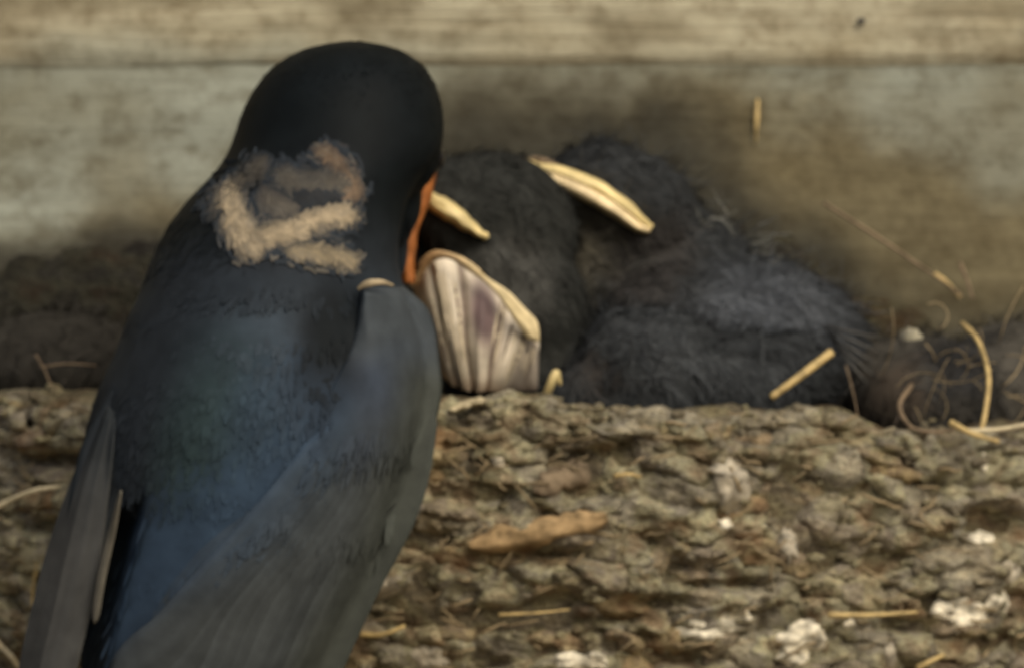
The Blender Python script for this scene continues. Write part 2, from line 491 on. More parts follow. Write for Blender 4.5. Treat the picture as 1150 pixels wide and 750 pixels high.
for rank, q in enumerate(order):
    v_, f_, _ = built[q]
    if rank < 300:
        obj('mud_pellet', mesh_from('mud_pellet', v_, f_), M_MUD, nest)
    else: to_mass(v_, f_)
for i in far:
    v_, f_, _ = cell(i, 12, (0.5, 0.85, 1.06)); to_mass(v_, f_)
print('pellets', len(cand), 'far', len(far))
obj('small_mud_pellets', mesh_from('small_mud_pellets', mass_v, mass_f), mud('dry_mud_mass', [(0.3, (0.17, 0.15, 0.105)), (0.5, (0.21, 0.19, 0.135)), (0.7, (0.25, 0.225, 0.165))], False), nest, kind='stuff')

def lump_mesh(seed, name, mat):
    bm = bmesh.new(); bmesh.ops.create_icosphere(bm, subdivisions=3, radius=1.0)
    r = random.Random(seed); o = Vector((r.random()*50, r.random()*50, r.random()*50))
    for v in bm.verts:
        c = v.co.copy()
        c *= 1+0.35*noise.noise(c*1.4+o)+0.25*noise.noise(c*3.2+o)+0.12*noise.noise(c*7+o)
        v.co = c*U
    me = bpy.data.meshes.new(name); bm.to_mesh(me); bm.free()
    me.polygons.foreach_set('use_smooth', [True]*len(me.polygons)); me.materials.append(mat)
    return me

def crumbs():
    base = []
    for q in range(5):
        b = bmesh.new(); bmesh.ops.create_icosphere(b, subdivisions=1, radius=1.0)
        o = Vector((q*7.3, 2, 5))
        base.append(([v.co*(1+0.5*noise.noise(v.co*1.7+o)) for v in b.verts], [tuple(v.index for v in f.verts) for f in b.faces])); b.free()
    vs, fs = [], []
    for i in range(2400):
        u = random.uniform(1.5, ARC[-1]-1.5); v = random.uniform(-0.3, 4.2) if i < 2100 else random.uniform(-0.5, 0.3)
        p, nr = surf(u, v); r = random.choice((random.uniform(0.015, 0.035), random.uniform(0.025, 0.075)))
        p = p+nr*(relief(p)-0.03+random.uniform(-0.02, 0.025))
        bv, bf = random.choice(base); n0 = len(vs); sx = random.uniform(0.9, 2.2)
        for c in bv: vs.append((p.x+c.x*r*sx, p.y+c.y*r, p.z+c.z*r*0.8))
        fs.extend([tuple(q+n0 for q in f) for f in bf])
    return mesh_from('mud_crumbs', vs, fs, smooth=False)
obj('mud_crumbs', crumbs(), bpy.data.materials['dry_mud_mass'], nest, kind='stuff')

def front_y(px, py, lift=0.0):
    """y of the nest face at a place on it"""
    x = (px-575)/100; dd = max(0.0, rim_z(x)-(375-py)/100)
    th = theta_of_x(x, dd)
    return WALL_Y-(NB*nest_r(dd)+lift)*math.cos(th)

# bird lime
def smear_mesh(px, py, w_, h_, seed):
    vs, fs = [], []
    nd, rg = 28, (0.3, 0.6, 0.85, 1.0, 1.12)
    def put(f, k):
        a = 2*math.pi*k/nd; o = Vector((math.cos(a), math.sin(a), seed))
        r = f*(1+0.45*noise.noise(o*1.3)+0.3*noise.noise(o*3.1))
        qx, qy = px+w_*r*math.cos(a), py+h_*r*math.sin(a)
        p = P(qx, qy, front_y(qx, qy))
        h = relief(p)+0.045-0.10*max(0, f-0.7)/0.42+0.03*noise.noise(p*9)
        return P(qx, qy, front_y(qx, qy, h))
    vs.append(put(0, 0))
    for f in rg:
        for k in range(nd): vs.append(put(f, k))
    for k in range(nd): fs.append((0, 1+k, 1+(k+1) % nd))
    for q in range(len(rg)-1):
        for k in range(nd):
            a = 1+q*nd+k; b = 1+q*nd+(k+1) % nd; fs.append((a, a+nd, b+nd, b))
    return mesh_from('dropping', vs, fs)
for (px, py, w_, h_) in [(650, 744, 27, 10), (792, 706, 30, 13), (826, 692, 19, 10), (905, 715, 26, 17), (893, 735, 16, 10), (822, 548, 18, 28), (815, 588, 8, 6),
                         (1098, 604, 17, 8), (818, 528, 16, 9), (668, 740, 14, 8), (955, 700, 8, 6), (560, 520, 9, 7), (1105, 520, 4, 9), (1085, 690, 28, 14), (1120, 678, 14, 13), (438, 657, 22, 20), (478, 738, 26, 16), (1000, 735, 7, 22), (886, 612, 9, 20), (1134, 640, 12, 14), (1060, 684, 12, 10), (1022, 380, 0, 0)]:
    if not w_: continue
    obj('dropping', smear_mesh(px, py, w_, h_, px*0.37), M_LIME if px in (822, 438, 1134, 818, 1000, 560, 886, 478) else M_WHITE, nest, label='whitish dropping dried on the mud')

# flat strip of bark and small chips
def chip(name, pts, wid, mat, lift, label=None):
    cp = curve_pts([Vector((a, b, 0)) for a, b in pts], 22); vs, fs = [], []
    for i, c in enumerate(cp):
        t = i/21; d = (cp[min(i+1, 21)]-cp[max(i-1, 0)]).normalized(); q = Vector((-d.y, d.x, 0))
        w1 = wid*min(1, 0.3+t*4, 0.45+(1-t)*5)*(1+0.3*noise.noise(Vector((t*5, wid, 0)))+0.25*noise.noise(Vector((t*17, wid, 0)))); w2 = wid*min(1, 0.3+t*3, 0.4+(1-t)*4)*(1+0.35*noise.noise(Vector((t*6, wid, 9)))+0.25*noise.noise(Vector((t*19, wid, 9))))
        for j in range(7):
            v = j/6*2-1; e = c+q*(v*(w1 if v > 0 else w2))
            h = lift+0.04*(1-v*v)+0.05*noise.noise(Vector((t*7, v*4, wid)))-(0.2 if j in (0, 6) else 0)
            vs.append(P(e.x, e.y, front_y(e.x, e.y, h)))
    for i in range(21):
        for j in range(6):
            a = i*7+j; fs.append((a, a+1, a+8, a+7))
    o = obj(name, mesh_from(name, vs, fs), mat, nest)
    if label: o['label'] = label
chip('bark_strip', [(527, 612), (575, 602), (630, 592), (682, 580)], 15, M_BARK, 0.2, 'flat orange-brown strip of bark set in the mud')
chip('bark_strip', [(600, 552), (630, 538), (662, 528)], 17, M_BARK2, 0.06)
chip('bark_strip', [(505, 460), (530, 452), (545, 449)], 5, M_PALE_STRAW, 0.08)

def straw(name, pts, r, mat, label=None, taper=0.6, par=nest):
    cp = curve_pts([P(*p) for p in pts], 16); r *= 0.82
    v, f = tube(cp, [r*(1-(1-taper)*i/15)*(1+0.15*noise.noise(Vector((i*0.7, r*99, pts[0][0])))) for i in range(16)], 6)
    o = obj(name, mesh_from(name, v, f), mat, par)
    if label: o['label'] = label
    return o
fy = front_y
straw('straw', [(866, 446, fy(866, 470)+0.1), (900, 421, -3.3), (933, 396, -3.0)], 0.05, M_STRAW, 'short yellow straw stub sticking up from the rim', 1.25)
straw('straw', [(1080, 363, -1.2), (1098, 382, -1.6), (1110, 420, -2.2), (1107, 460, -2.5), (1100, 490, -2.6)], 0.036, M_STRAW, 'yellow straw curving up out of the cup', 1.0)
straw('straw', [(1068, 474, -2.9), (1090, 486, -3.1), (1122, 496, -3.1)], 0.05, M_STRAW)
straw('straw', [(1085, 484, -2.75), (1120, 482, -2.75), (1165, 474, -2.6)], 0.04, M_PALE_STRAW)
straw('rootlet', [(1024, 432, -1.8), (1010, 455, -2.3), (1022, 478, -2.7), (1045, 485, -2.9), (1072, 482, -2.8)], 0.035, M_TWIG)
straw('straw', [(925, 228, 2.9), (985, 266, 2.6), (1035, 300, 2.2), (1080, 332, 1.5)], 0.028, M_TWIG, 'thin brown stalk leaning on the stained board')
straw('straw', [(1078, 296, 1.9), (1086, 315, 1.6), (1092, 335, 1.3)], 0.03, M_TWIG)
straw('straw', [(1050, 308, 2.0), (1064, 318, 1.9), (1078, 334, 1.6)], 0.035, M_STRAW)
straw('straw', [(-60, 610, fy(0, 600)-0.3), (-20, 580, fy(0, 580)-0.5), (10, 562, fy(10, 562)-0.5), (40, 550, fy(40, 552)-0.4), (68, 546, fy(68, 546)-0.2)], 0.045, M_PALE_STRAW, 'pale bent straw sticking out at the left edge')
straw('straw', [(-30, 690, fy(0, 690)-0.2), (0, 724, fy(0, 724)-0.35), (15, 740, fy(15, 740)-0.35), (32, 770, fy(30, 770)-0.1)], 0.045, M_PALE_STRAW)
straw('straw', [(42, 632, fy(42, 632)-0.1), (37, 660, fy(37, 660)-0.1), (36, 695, fy(37, 690)-0.05)], 0.025, M_STRAW)
straw('straw', [(930, 690, fy(930, 690)-0.2), (980, 690, fy(980, 690)-0.22), (1030, 687, fy(1030, 687)-0.15)], 0.04, M_STRAW)
straw('straw', [(690, 534, fy(690, 534)-0.1), (706, 532, fy(706, 532)-0.16), (720, 535, fy(720, 535)-0.1)], 0.03, M_STRAW)
straw('straw', [(405, 712, fy(405, 712)-0.1), (430, 712, fy(430, 712)-0.16), (455, 702, fy(455, 702)-0.1)], 0.04, M_STRAW)
straw('straw', [(560, 690, fy(560, 690)-0.15), (600, 688, fy(600, 688)-0.18), (640, 684, fy(640, 684)-0.1)], 0.022, M_STRAW)
straw('straw', [(1030, 750, fy(1030, 750)-0.1), (1045, 742, fy(1045, 742)-0.16), (1060, 735, fy(1060, 735)-0.1)], 0.045, M_STRAW)
straw('straw', [(40, 398, -1.5), (50, 415, -1.6), (58, 435, -1.7)], 0.014, M_TWIG)
straw('straw', [(45, 412, -1.5), (75, 408, -1.5), (108, 410, -1.6)], 0.014, M_TWIG)
straw('straw', [(950, 410, -1.7), (958, 440, -2.3), (964, 470, -2.9)], 0.012, M_TWIG)

# fine fibres worked into the mud
vs, fs = [], []
for i in range(24):
    x0, y0 = random.uniform(960, 1165), random.uniform(370, 485); a = random.uniform(-1.2, 1.6); L = random.uniform(25, 80); bd = random.gauss(0, 1.2); yy = random.uniform(-2.6, -0.8)
    pts = []; qx, qy = x0, y0
    for j in range(7):
        pts.append(P(qx, qy, yy+0.1*math.sin(j+i))); qx += L/6*math.cos(a+bd*j/6); qy -= L/6*math.sin(a+bd*j/6)
    v, f = tube(pts, random.uniform(0.004, 0.009), 4)
    n0 = len(vs); vs += v; fs += [tuple(q+n0 for q in ff) for ff in f]
for i in range(300):
    px = random.uniform(-20, 1170); py = random.uniform(455, 770)
    if 140 < px < 380: continue
    x = (px-575)/100
    if (375-py)/100 > rim_z(x)-0.05: continue
    L = random.uniform(10, 42); a = random.gauss(0.05, 0.5); r = random.uniform(0.006, 0.017)
    lf = random.uniform(-0.02, 0.10)
    pts = []
    for j in range(4):
        s = (j/3-0.5)*L
        qx = px+s*math.cos(a)+random.uniform(-2, 2); qy = py-s*math.sin(a)+random.uniform(-2, 2)
        pts.append(P(qx, qy, front_y(qx, qy, lf+0.05*math.sin(j))))
    v, f = tube(pts, r, 4)
    n0 = len(vs); vs += v; fs += [tuple(q+n0 for q in ff) for ff in f]
obj('straw_fibres', mesh_from('straw_fibres', vs, fs), plain('fibre', (0.24, 0.185, 0.105), 0.8, 0.2, 0.6, 120), nest, kind='stuff')

# mud smeared up the boards behind the nest, its colour darkened to paint in shade
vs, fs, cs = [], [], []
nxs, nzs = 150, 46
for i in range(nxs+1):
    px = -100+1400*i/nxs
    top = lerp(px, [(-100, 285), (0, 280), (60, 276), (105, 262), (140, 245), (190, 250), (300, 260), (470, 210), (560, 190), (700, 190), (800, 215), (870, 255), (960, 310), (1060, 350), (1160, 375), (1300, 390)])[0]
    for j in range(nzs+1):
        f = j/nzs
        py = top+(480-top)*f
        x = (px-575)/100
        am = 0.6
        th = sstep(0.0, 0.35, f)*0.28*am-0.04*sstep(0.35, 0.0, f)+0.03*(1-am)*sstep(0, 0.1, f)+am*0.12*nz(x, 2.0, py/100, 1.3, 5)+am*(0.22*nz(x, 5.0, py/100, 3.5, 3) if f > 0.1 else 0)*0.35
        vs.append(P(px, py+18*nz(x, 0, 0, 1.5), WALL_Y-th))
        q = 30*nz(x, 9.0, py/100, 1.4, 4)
        c = np.array((0.030, 0.029, 0.024)); br_ = np.array((0.128, 0.108, 0.064))  # first colour is mud darkened for the shade behind the cup
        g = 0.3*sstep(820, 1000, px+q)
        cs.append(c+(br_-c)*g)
for i in range(nxs):
    for j in range(nzs):
        a = i*(nzs+1)+j; fs.append((a, a+1, a+nzs+2, a+nzs+1))
obj('mud_smear', mesh_from('mud_smear', vs, fs, cs), M_SMEAR, nest, label='brown mud plastered up the boards behind the cup, with shade painted in')

# ------------------------------------------------------------------ soft bodies
def blob(parts, voxel=0.07, smooth=6, name='body'):
    """one continuous skin round a set of ellipsoids (centre, radii, euler) and extra meshes"""
    bm = bmesh.new()
    for p in parts:
        if p[0] == 'mesh':
            tmp = bpy.data.meshes.new('t'); tmp.from_pydata([tuple(v) for v in p[1]], [], p[2]); bm.from_mesh(tmp); bpy.data.meshes.remove(tmp); continue
        c, r, e = p
        from mathutils import Euler
        m = Matrix.Translation(c) @ Euler([math.radians(q) for q in e]).to_matrix().to_4x4() @ Matrix.Diagonal((*r, 1))
        bmesh.ops.create_uvsphere(bm, u_segments=32, v_segments=20, radius=1.0, matrix=m)
    me = bpy.data.meshes.new('tmp'); bm.to_mesh(me); bm.free()
    o = bpy.data.objects.new('tmp', me); C.objects.link(o)
    r = o.modifiers.new('r', 'REMESH'); r.mode = 'VOXEL'; r.voxel_size = voxel
    s = o.modifiers.new('s', 'SMOOTH'); s.iterations = smooth; s.factor = 0.5
    dg = bpy.context.evaluated_depsgraph_get()
    ev = bpy.data.meshes.new_from_object(o.evaluated_get(dg))
    vs = np.empty(len(ev.vertices)*3); ev.vertices.foreach_get('co', vs); vs = vs.reshape(-1, 3)
    fs = [tuple(p.vertices) for p in ev.polygons]
    bpy.data.objects.remove(o); bpy.data.meshes.remove(me); bpy.data.meshes.remove(ev)
    return vs, fs

def sample(vs, fs, count, keep=None):
    """random points on a mesh with normals"""
    vs = np.asarray(vs, dtype=float)
    tri = []
    for f in fs:
        for i in range(1, len(f)-1): tri.append((f[0], f[i], f[i+1]))
    tri = np.array(tri)
    a, b, c = vs[tri[:, 0]], vs[tri[:, 1]], vs[tri[:, 2]]
    cr = np.cross(b-a, c-a); ar = np.linalg.norm(cr, axis=1)
    idx = rng.choice(len(tri), count, p=ar/ar.sum())
    u = rng.random((count, 1)); v = rng.random((count, 1)); s = np.sqrt(u)
    pts = a[idx]*(1-s)+b[idx]*(s*(1-v))+c[idx]*(s*v)
    nr = cr[idx]/np.maximum(ar[idx], 1e-12)[:, None]
    if keep is not None:
        k = np.array([keep(p) for p in pts]); pts, nr = pts[k], nr[k]
    return pts, nr

def norm(a): return a/np.maximum(np.linalg.norm(a, axis=1), 1e-9)[:, None]

def cards(pts, nr, flow, length, width, lift, cols, curl=0.0, shape='feather'):
    """one small leaf-shaped blade per point, lying along the flow and lifting at its tip"""
    n = len(pts)
    f = flow-nr*(np.sum(flow*nr, axis=1)[:, None]); f = norm(f)
    s = np.cross(nr, f)
    if shape == 'feather': prof = [(0.0, 0.35, 0.0), (0.4, 1.0, 0.25), (0.8, 0.85, 0.7), (1.0, 0.2, 1.0)]
    else: prof = [(0.0, 1.0, 0.0), (0.5, 0.8, 0.5), (1.0, 0.15, 1.0)]
    L = length[:, None]; W = width[:, None]; K = lift[:, None]
    rows = []
    for (t, wf, h) in prof:
        c = pts+f*L*t+nr*(K*h-0.01)+s*(curl*(L*t*t) if np.isscalar(curl) else curl[:, None]*L*t*t)
        rows.append(c-s*W*wf*0.5); rows.append(c+s*W*wf*0.5)
    k = len(rows)
    V = np.stack(rows, axis=1).reshape(-1, 3)
    F = []
    for i in range(n):
        b = i*k
        for j in range(0, k-2, 2): F.append((b+j, b+j+1, b+j+3, b+j+2))
    CC = np.repeat(np.asarray(cols), k, axis=0)
    return V, F, CC

def flange(name, pts, radii, mat, par, flat=0.55, label=None):
    cp = curve_pts([P(*p) for p in pts], 22)
    rr = [lerp(i/21, radii)[0]*(1+0.08*noise.noise(Vector((i*0.5, pts[0][0], 0)))) for i in range(22)]
    v, f = tube(cp, rr, 10, flat)
    o = obj(name, mesh_from(name, v, f), mat, par)
    if label: o['label'] = label
    return o

# ------------------------------------------------------------------ adult swallow
swallow = thing('adult_swallow', 'dark blue adult swallow seen from behind, clinging to the nest and bending over nestlings', 'bird')
#   py    left right  yc    depth
OUT = [(46, 388, 402, -4.0, 0.06), (52, 352, 437, -4.0, 0.42), (64, 322, 464, -4.0, 0.68), (80, 301, 481, -4.0, 0.88), (105, 282, 493, -4.0, 1.05), (130, 270, 498, -4.0, 1.15),
       (155, 262, 498, -4.05, 1.2), (178, 252, 489, -4.15, 1.24), (200, 235, 470, -4.3, 1.28), (225, 210, 458, -4.42, 1.33), (250, 192, 452, -4.55, 1.38), (275, 178, 448, -4.66, 1.45),
       (300, 167, 448, -4.76, 1.5), (325, 158, 455, -4.85, 1.58), (350, 146, 466, -4.92, 1.62), (390, 131, 478, -5.02, 1.7), (440, 109, 480, -5.12, 1.75), (490, 95, 470, -5.2, 1.72), (550, 94, 447, -5.27, 1.6),
       (600, 98, 432, -5.32, 1.45), (650, 96, 410, -5.37, 1.28), (700, 92, 384, -5.4, 1.1), (750, 90, 355, -5.42, 0.95), (820, 100, 300, -5.42, 0.72), (900, 118, 240, -5.4, 0.45), (960, 140, 190, -5.38, 0.12)]
def ysh(px, py, lift=0.0):
    L, R, yc, dd = smooth_lerp(py, OUT)
    xc, hw = (L+R)/2, (R-L)/2
    u = max(-0.985, min(0.985, (px-xc)/max(hw, 1)))
    return yc-(dd+lift)*math.sqrt(1-u*u)

vs, fs = [], []
rows = [46+(960-46)*i/90 for i in range(91)]; ns = 40
rows = [46, 48, 51]+rows[1:]
rows.sort()
for py in rows:
    L, R, yc, dd = smooth_lerp(py, OUT)
    for k in range(ns):
        t = 2*math.pi*k/ns
        xx = (L+R)/2+(R-L)/2*math.cos(t)
        vs.append(P(xx, py, yc+dd*math.sin(t)))
for i in range(len(rows)-1):
    for k in range(ns):
        fs.append((i*ns+k, i*ns+(k+1) % ns, (i+1)*ns+(k+1) % ns, (i+1)*ns+k))
fs.append(tuple(range(ns-1, -1, -1))); fs.append(tuple((len(rows)-1)*ns+k for k in range(ns)))
fs = [tuple(reversed(f)) for f in fs]
face = [(P(428, 165, -3.7), (0.68, 0.85, 0.62), (0, 12, 0)), (P(434, 225, -3.35), (0.40, 0.6, 0.5), (0, 0, 0)), (P(436, 275, -3.2), (0.23, 0.3, 0.5), (0, 0, 0))]
BV, BF = blob([('mesh', vs, fs)]+face, 0.07, 5)

HEAD = np.array((0.0042, 0.0058, 0.0066)); MANT = np.array((0.028, 0.039, 0.051)); TEAL = np.array((0.019, 0.034, 0.036))
DARKM = np.array((0.014, 0.0175, 0.0215)); BLUE = np.array((0.026, 0.044, 0.072)); GREYW = np.array((0.048, 0.05, 0.044)); BUFF = np.array((0.42, 0.30, 0.18)); RUST = np.array((0.22, 0.07, 0.03))
def pxpy(p):
    k = (CAM+p[1])/CAM
    return 575+p[0]/k*100, 375-p[2]/k*100
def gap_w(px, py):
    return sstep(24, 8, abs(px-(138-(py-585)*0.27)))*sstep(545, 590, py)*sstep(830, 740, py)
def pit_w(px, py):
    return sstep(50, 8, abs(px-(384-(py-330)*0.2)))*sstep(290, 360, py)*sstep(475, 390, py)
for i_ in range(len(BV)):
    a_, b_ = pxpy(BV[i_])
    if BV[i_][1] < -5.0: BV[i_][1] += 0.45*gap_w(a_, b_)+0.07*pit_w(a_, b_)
def plume(p):
    px, py = pxpy(p)
    L, R, yc, dd = smooth_lerp(py, OUT)
    q = 22*nz(p[0], p[1], p[2], 0.8, 3)
    if p[1] > yc+0.5*dd and py > 340: return BUFF
    if p[1] > yc+0.5*dd and py > 205 and px < 405: return RUST
    c = HEAD+(DARKM-HEAD)*sstep(230, 300, py+q)
    c = c+(MANT-c)*sstep(285, 380, py+q)*sstep(190, 300, px+q-0.0*py)
    c = c+(DARKM*0.75-c)*sstep(70, 20, math.hypot((px-378)*1.0, (py-385)*0.55)+q*0.4)  # shade between mantle and wing painted into the plumage
    c = c+(TEAL-c)*0.7*sstep(120, 30, math.hypot((px-250)*1.2, (py-500)*0.7)+q)
    c = c+(BLUE-c)*0.9*sstep(95, 25, abs((px-240)*0.55+(py-600)*0.83)+q)*sstep(380, 300, px)*sstep(440, 520, py)
    c = c+(BLUE*0.8-c)*0.6*sstep(90, 25, math.hypot((px-330)*0.9, (py-470)*0.9)+q)
    c = c+(HEAD-c)*0.9*max(gap_w(px, py), 0.97*pit_w(px, py))  # shade inside the wing gap and pit, painted as near-black plumage
    return c
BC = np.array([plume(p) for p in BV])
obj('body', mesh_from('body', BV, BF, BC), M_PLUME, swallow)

def flow_adult(pts):
    f = np.tile(np.array((-0.28, 0.0, -1.0)), (len(pts), 1))
    hd = pts[:, 2] > 1.6
    f[hd] = np.array((-0.25, -0.75, -0.8))
    return f
pts, nr = sample(BV, BF, 15000, lambda p: p[1] < smooth_lerp(pxpy(p)[1], OUT)[2]+0.9)
py_ = 375-pts[:, 2]*100
ln = np.where(py_ < 230, 0.14, 0.3)*rng.uniform(0.8, 1.2, len(pts)); wd = np.where(py_ < 230, 0.035, 0.065)*rng.uniform(0.8, 1.2, len(pts))
lf = np.where(py_ < 230, 0.008, 0.008)*rng.uniform(0.4, 1.4, len(pts))
cc = np.array([plume(p) for p in pts])*rng.uniform(0.85, 1.15, (len(pts), 1))
V, F, K = cards(pts, nr, flow_adult(pts), ln, wd, lf, cc)
obj('plumage', mesh_from('plumage', V, F, K), M_PLUME, swallow, kind='stuff')

# one long feather, draped over the back
def feather(name, ctrl, width, lift0, lift1, col, edge, parent, mat=M_VANE, yfun=ysh, tip=0.75, skew=0.0, nu=26, camber=0.03, root=7.0, col0=None, colfun=None):
    cp = curve_pts([Vector((a, b, 0)) for a, b in ctrl], nu)
    vs, fs, cs = [], [], []
    nv = 9
    for i, c in enumerate(cp):
        t = i/(nu-1)
        d = (cp[min(i+1, nu-1)]-cp[max(i-1, 0)]).normalized(); s = Vector((-d.y, d.x, 0))
        wv = width*min(1, (t+0.03)*root)**0.6*(1 if t < tip else math.sqrt(max(0.0, 1-((t-tip)/(1-tip))**2.2)))
        wv = max(wv, 0.6)
        for j in range(nv):
            v = j/(nv-1)*2-1
            q = c+s*(wv*0.5*(v+skew))
            lift = lift0+(lift1-lift0)*t+camber*(1-v*v)+(0.025 if abs(v) < 0.05 else 0)
            vs.append(P(q.x, q.y, yfun(q.x, q.y, 0)-lift))
            e = 1 if abs(v) > 0.9 else 0
            streak = 1+0.18*noise.noise(Vector((t*3, v*9, ctrl[0][0]*0.1)))+0.1*noise.noise(Vector((t*22+abs(v)*8, v*2, 3)))
            g0 = sstep(0.05, 0.5, t) if col0 is not None else 1
            base = np.array(col)*streak*g0+(np.array(col0)*(1-g0) if col0 is not None else 0)
            if g0 < 1: e *= g0
            if colfun is not None: base = colfun(q.x, q.y)*streak*(0.9+0.2*(v > 0))*(1.12 if abs(v) > 0.9 else 1); e = 0
            cs.append(base*(1-e)+np.array(edge)*e)
    for i in range(nu-1):
        for j in range(nv-1):
            a = i*nv+j; fs.append((a, a+1, a+nv+1, a+nv))
    me = mesh_from(name, vs, fs, cs)
    o = obj(name, me, mat, parent)
    md = o.modifiers.new('thick', 'SOLIDIFY'); md.thickness = 0.012*U; md.offset = 0
    return o

# right wing (towards the nestlings): covert panel, flight feathers under it
def wing_patch(name, inner, outer, lift, nrows=40, ncols=26, colf=None, edge_drop=0.25):
    I = curve_pts([Vector((a, b, 0)) for a, b in inner], nrows); O = curve_pts([Vector((a, b, 0)) for a, b in outer], nrows)
    vs, fs, cs = [], [], []
    for i in range(nrows):
        s = i/(nrows-1)
        for j in range(ncols):
            t = j/(ncols-1)
            q = I[i].lerp(O[i], t)
            low = sstep(0.12, 0.32, s)                     # below the bend the panel lies flush with the back
            ei = min(1, t/(0.14+0.3*low)); eo = min(1, (1-t)/0.2); et = min(1, s/0.06)
            rnd = lambda x: math.sqrt(max(0, 1-(1-x)**2))
            fi = rnd(ei)*(1-low)+(ei*ei*(3-2*ei))*low
            e2 = fi*rnd(eo)*rnd(et)
            bs = -0.12*(1-low)-0.03*low
            y = ysh(q.x, q.y)-(bs+(lift(s, t)-bs)*e2)
            vs.append(P(q.x, q.y, y)); cs.append(colf(q.x, q.y, s, t))
    for i in range(nrows-1):
        for j in range(ncols-1):
            a = i*ncols+j; fs.append((a, a+ncols, a+ncols+1, a+1))
    return vs, fs, cs
G1, G2 = (0.043, 0.049, 0.051), (0.043, 0.049, 0.050)
def covert_col(px, py, s=0.5, t=0.5):
    q = 25*nz(px/100, 3, py/100, 1.0, 3)
    c = plume(P(px, py, ysh(px, py)-0.1))
    up = np.array((0.043, 0.051, 0.057))
    up = up+(np.array((0.031, 0.041, 0.06))-up)*0.85*sstep(90, 20, math.hypot((px-415)*0.6, py-460)+q)
    c = c+(up-c)*sstep(375, 425, px+q*0.5)
    bd = lerp(px, [(60, 705), (110, 690), (150, 662), (250, 607), (330, 550), (400, 490), (450, 440), (500, 400)])[0]
    c = c+(np.array(G1)-c)*sstep(-70, 110, py-bd+q)
    olive = np.array((0.047, 0.052, 0.045)); R_ = smooth_lerp(py, OUT)[1]
    return c+(olive-c)*sstep(70, 15, R_+14-px)*sstep(380, 440, py)
PI_, PO_ = [(405, 322), (402, 345), (390, 400), (350, 470), (270, 560), (185, 625), (128, 710), (100, 820), (110, 920)], [(452, 320), (484, 352), (494, 405), (494, 455), (466, 535), (434, 605), (402, 670), (350, 780), (230, 930)]
wv, wf, wc = wing_patch('wing', PI_, PO_, lambda s, t: 0.34-0.26*sstep(0.0, 0.35, s), nrows=70, ncols=30, colf=covert_col)
rw = obj('wing', mesh_from('wing', wv, wf, wc), M_PLUME, swallow, label='grey-blue folded wing beside the nestlings')
md = rw.modifiers.new('thick', 'SOLIDIFY'); md.thickness = 0.03*U; md.offset = -1
pts, nr = sample(wv, wf, 5000, lambda p: -3.2 < p[2] < -0.9)
nr = np.where((nr[:, 1] > 0)[:, None], -nr, nr)
pp = np.array([pxpy(p) for p in pts])
cc = np.array([covert_col(a, b, 0.5, 0.3) for a, b in pp])*rng.uniform(0.86, 1.12, (len(pts), 1))
fl = np.tile(np.array((-0.5, 0, -1.0)), (len(pts), 1))
V, F, K = cards(pts, nr, fl, rng.uniform(0.3, 0.5, len(pts)), rng.uniform(0.04, 0.07, len(pts)), rng.uniform(0.002, 0.012, len(pts)), cc)
obj('covert_feathers', mesh_from('covert_feathers', V, F, K), M_PLUME, rw, kind='stuff')
# from the outermost (lowest) to the innermost (topmost)
for i in range(11):
    f = i/10*0.9
    root = (468-65*f, 405+75*f)
    mid = (449-125*f, 545+30*f); low = (392-172*f, 665+20*f); tp = (205-45*f, 1010-240*f)
    if f > 0.75: tp = (150-40*(f-0.75)*4, 830-90*(f-0.75)*4)
    col = tuple(c*random.uniform(0.88, 1.12) for c in G1)
    if f < 0.3: col = (0.06, 0.062, 0.046)
    feather('flight_feather', [root, mid, low, ((low[0]+tp[0])/2+12, (low[1]+tp[1])/2), tp], 60+24*f, 0.02-0.02*f, 0.09+0.05*f, col, G2, rw, M_PLUME, tip=0.8, colfun=lambda a, b, m=0.88+0.26*random.random(): covert_col(a, b)*m, camber=0.022)
flange('wrist_edge', [(402, 325, -6.25), (412, 319, -6.28), (428, 317, -6.25), (442, 321, -6.15)], [(0, 0.02), (0.4, 0.045), (1, 0.015)], plain('wrist_edge', (0.27, 0.22, 0.14), 0.8, 0.1, 0.4, 400), rw, 0.6, 'pale tan edge at the bend of the wing')
# left wing: narrow, hanging a little open
lwv, lwf, lwc = [], [], []
def yleft(px, py, lift=0): return ysh(max(px, smooth_lerp(py, OUT)[0]+26), py)-0.05
lw = feather('wing', [(160, 400), (136, 460), (112, 530), (94, 610), (78, 700)], 58, -0.30, 0.12, (0.014, 0.017, 0.020), (0.015, 0.018, 0.02), swallow, M_PLUME, yleft, tip=0.25, camber=0.06, root=2.2)
lw['label'] = 'narrow dark folded wing on the left flank'
for i in range(6):
    f = i/5; m_ = random.uniform(0.85, 1.1)
    feather('flight_feather', [(122+4*f, 455+6*f), (94+14*f, 545), (66+22*f, 650), (40+20*f, 770), (20+30*f, 960-120*f)], 44, -0.22+0.03*i, 0.12+0.05*i,
            tuple(c*m_ for c in (0.036, 0.037, 0.036)), (0.042, 0.042, 0.039), lw, yfun=yleft, tip=0.8, root=2.0, col0=(0.015, 0.018, 0.02))
feather('flight_feather', [(136, 550), (125, 600), (113, 655), (106, 700)], 9, 0.26, 0.30, (0.075, 0.07, 0.056), (0.115, 0.105, 0.082), lw, yfun=yleft, tip=0.85, root=3.0)
# tail streamers below the frame
for s, x1 in ((-1, 60), (-1, 105), (-1, 140), (1, 165), (1, 190), (1, 150)):
    feather('tail_feather', [(160+s*15, 860), (150+s*20, 960), (x1, 1120), (x1-15+s*10, 1290-abs(x1-125)*0.6)], 30, 0.02, 0.02, (0.02, 0.024, 0.028), (0.03, 0.03, 0.03), swallow, yfun=lambda a, b, c=0: -5.4, tip=0.6)

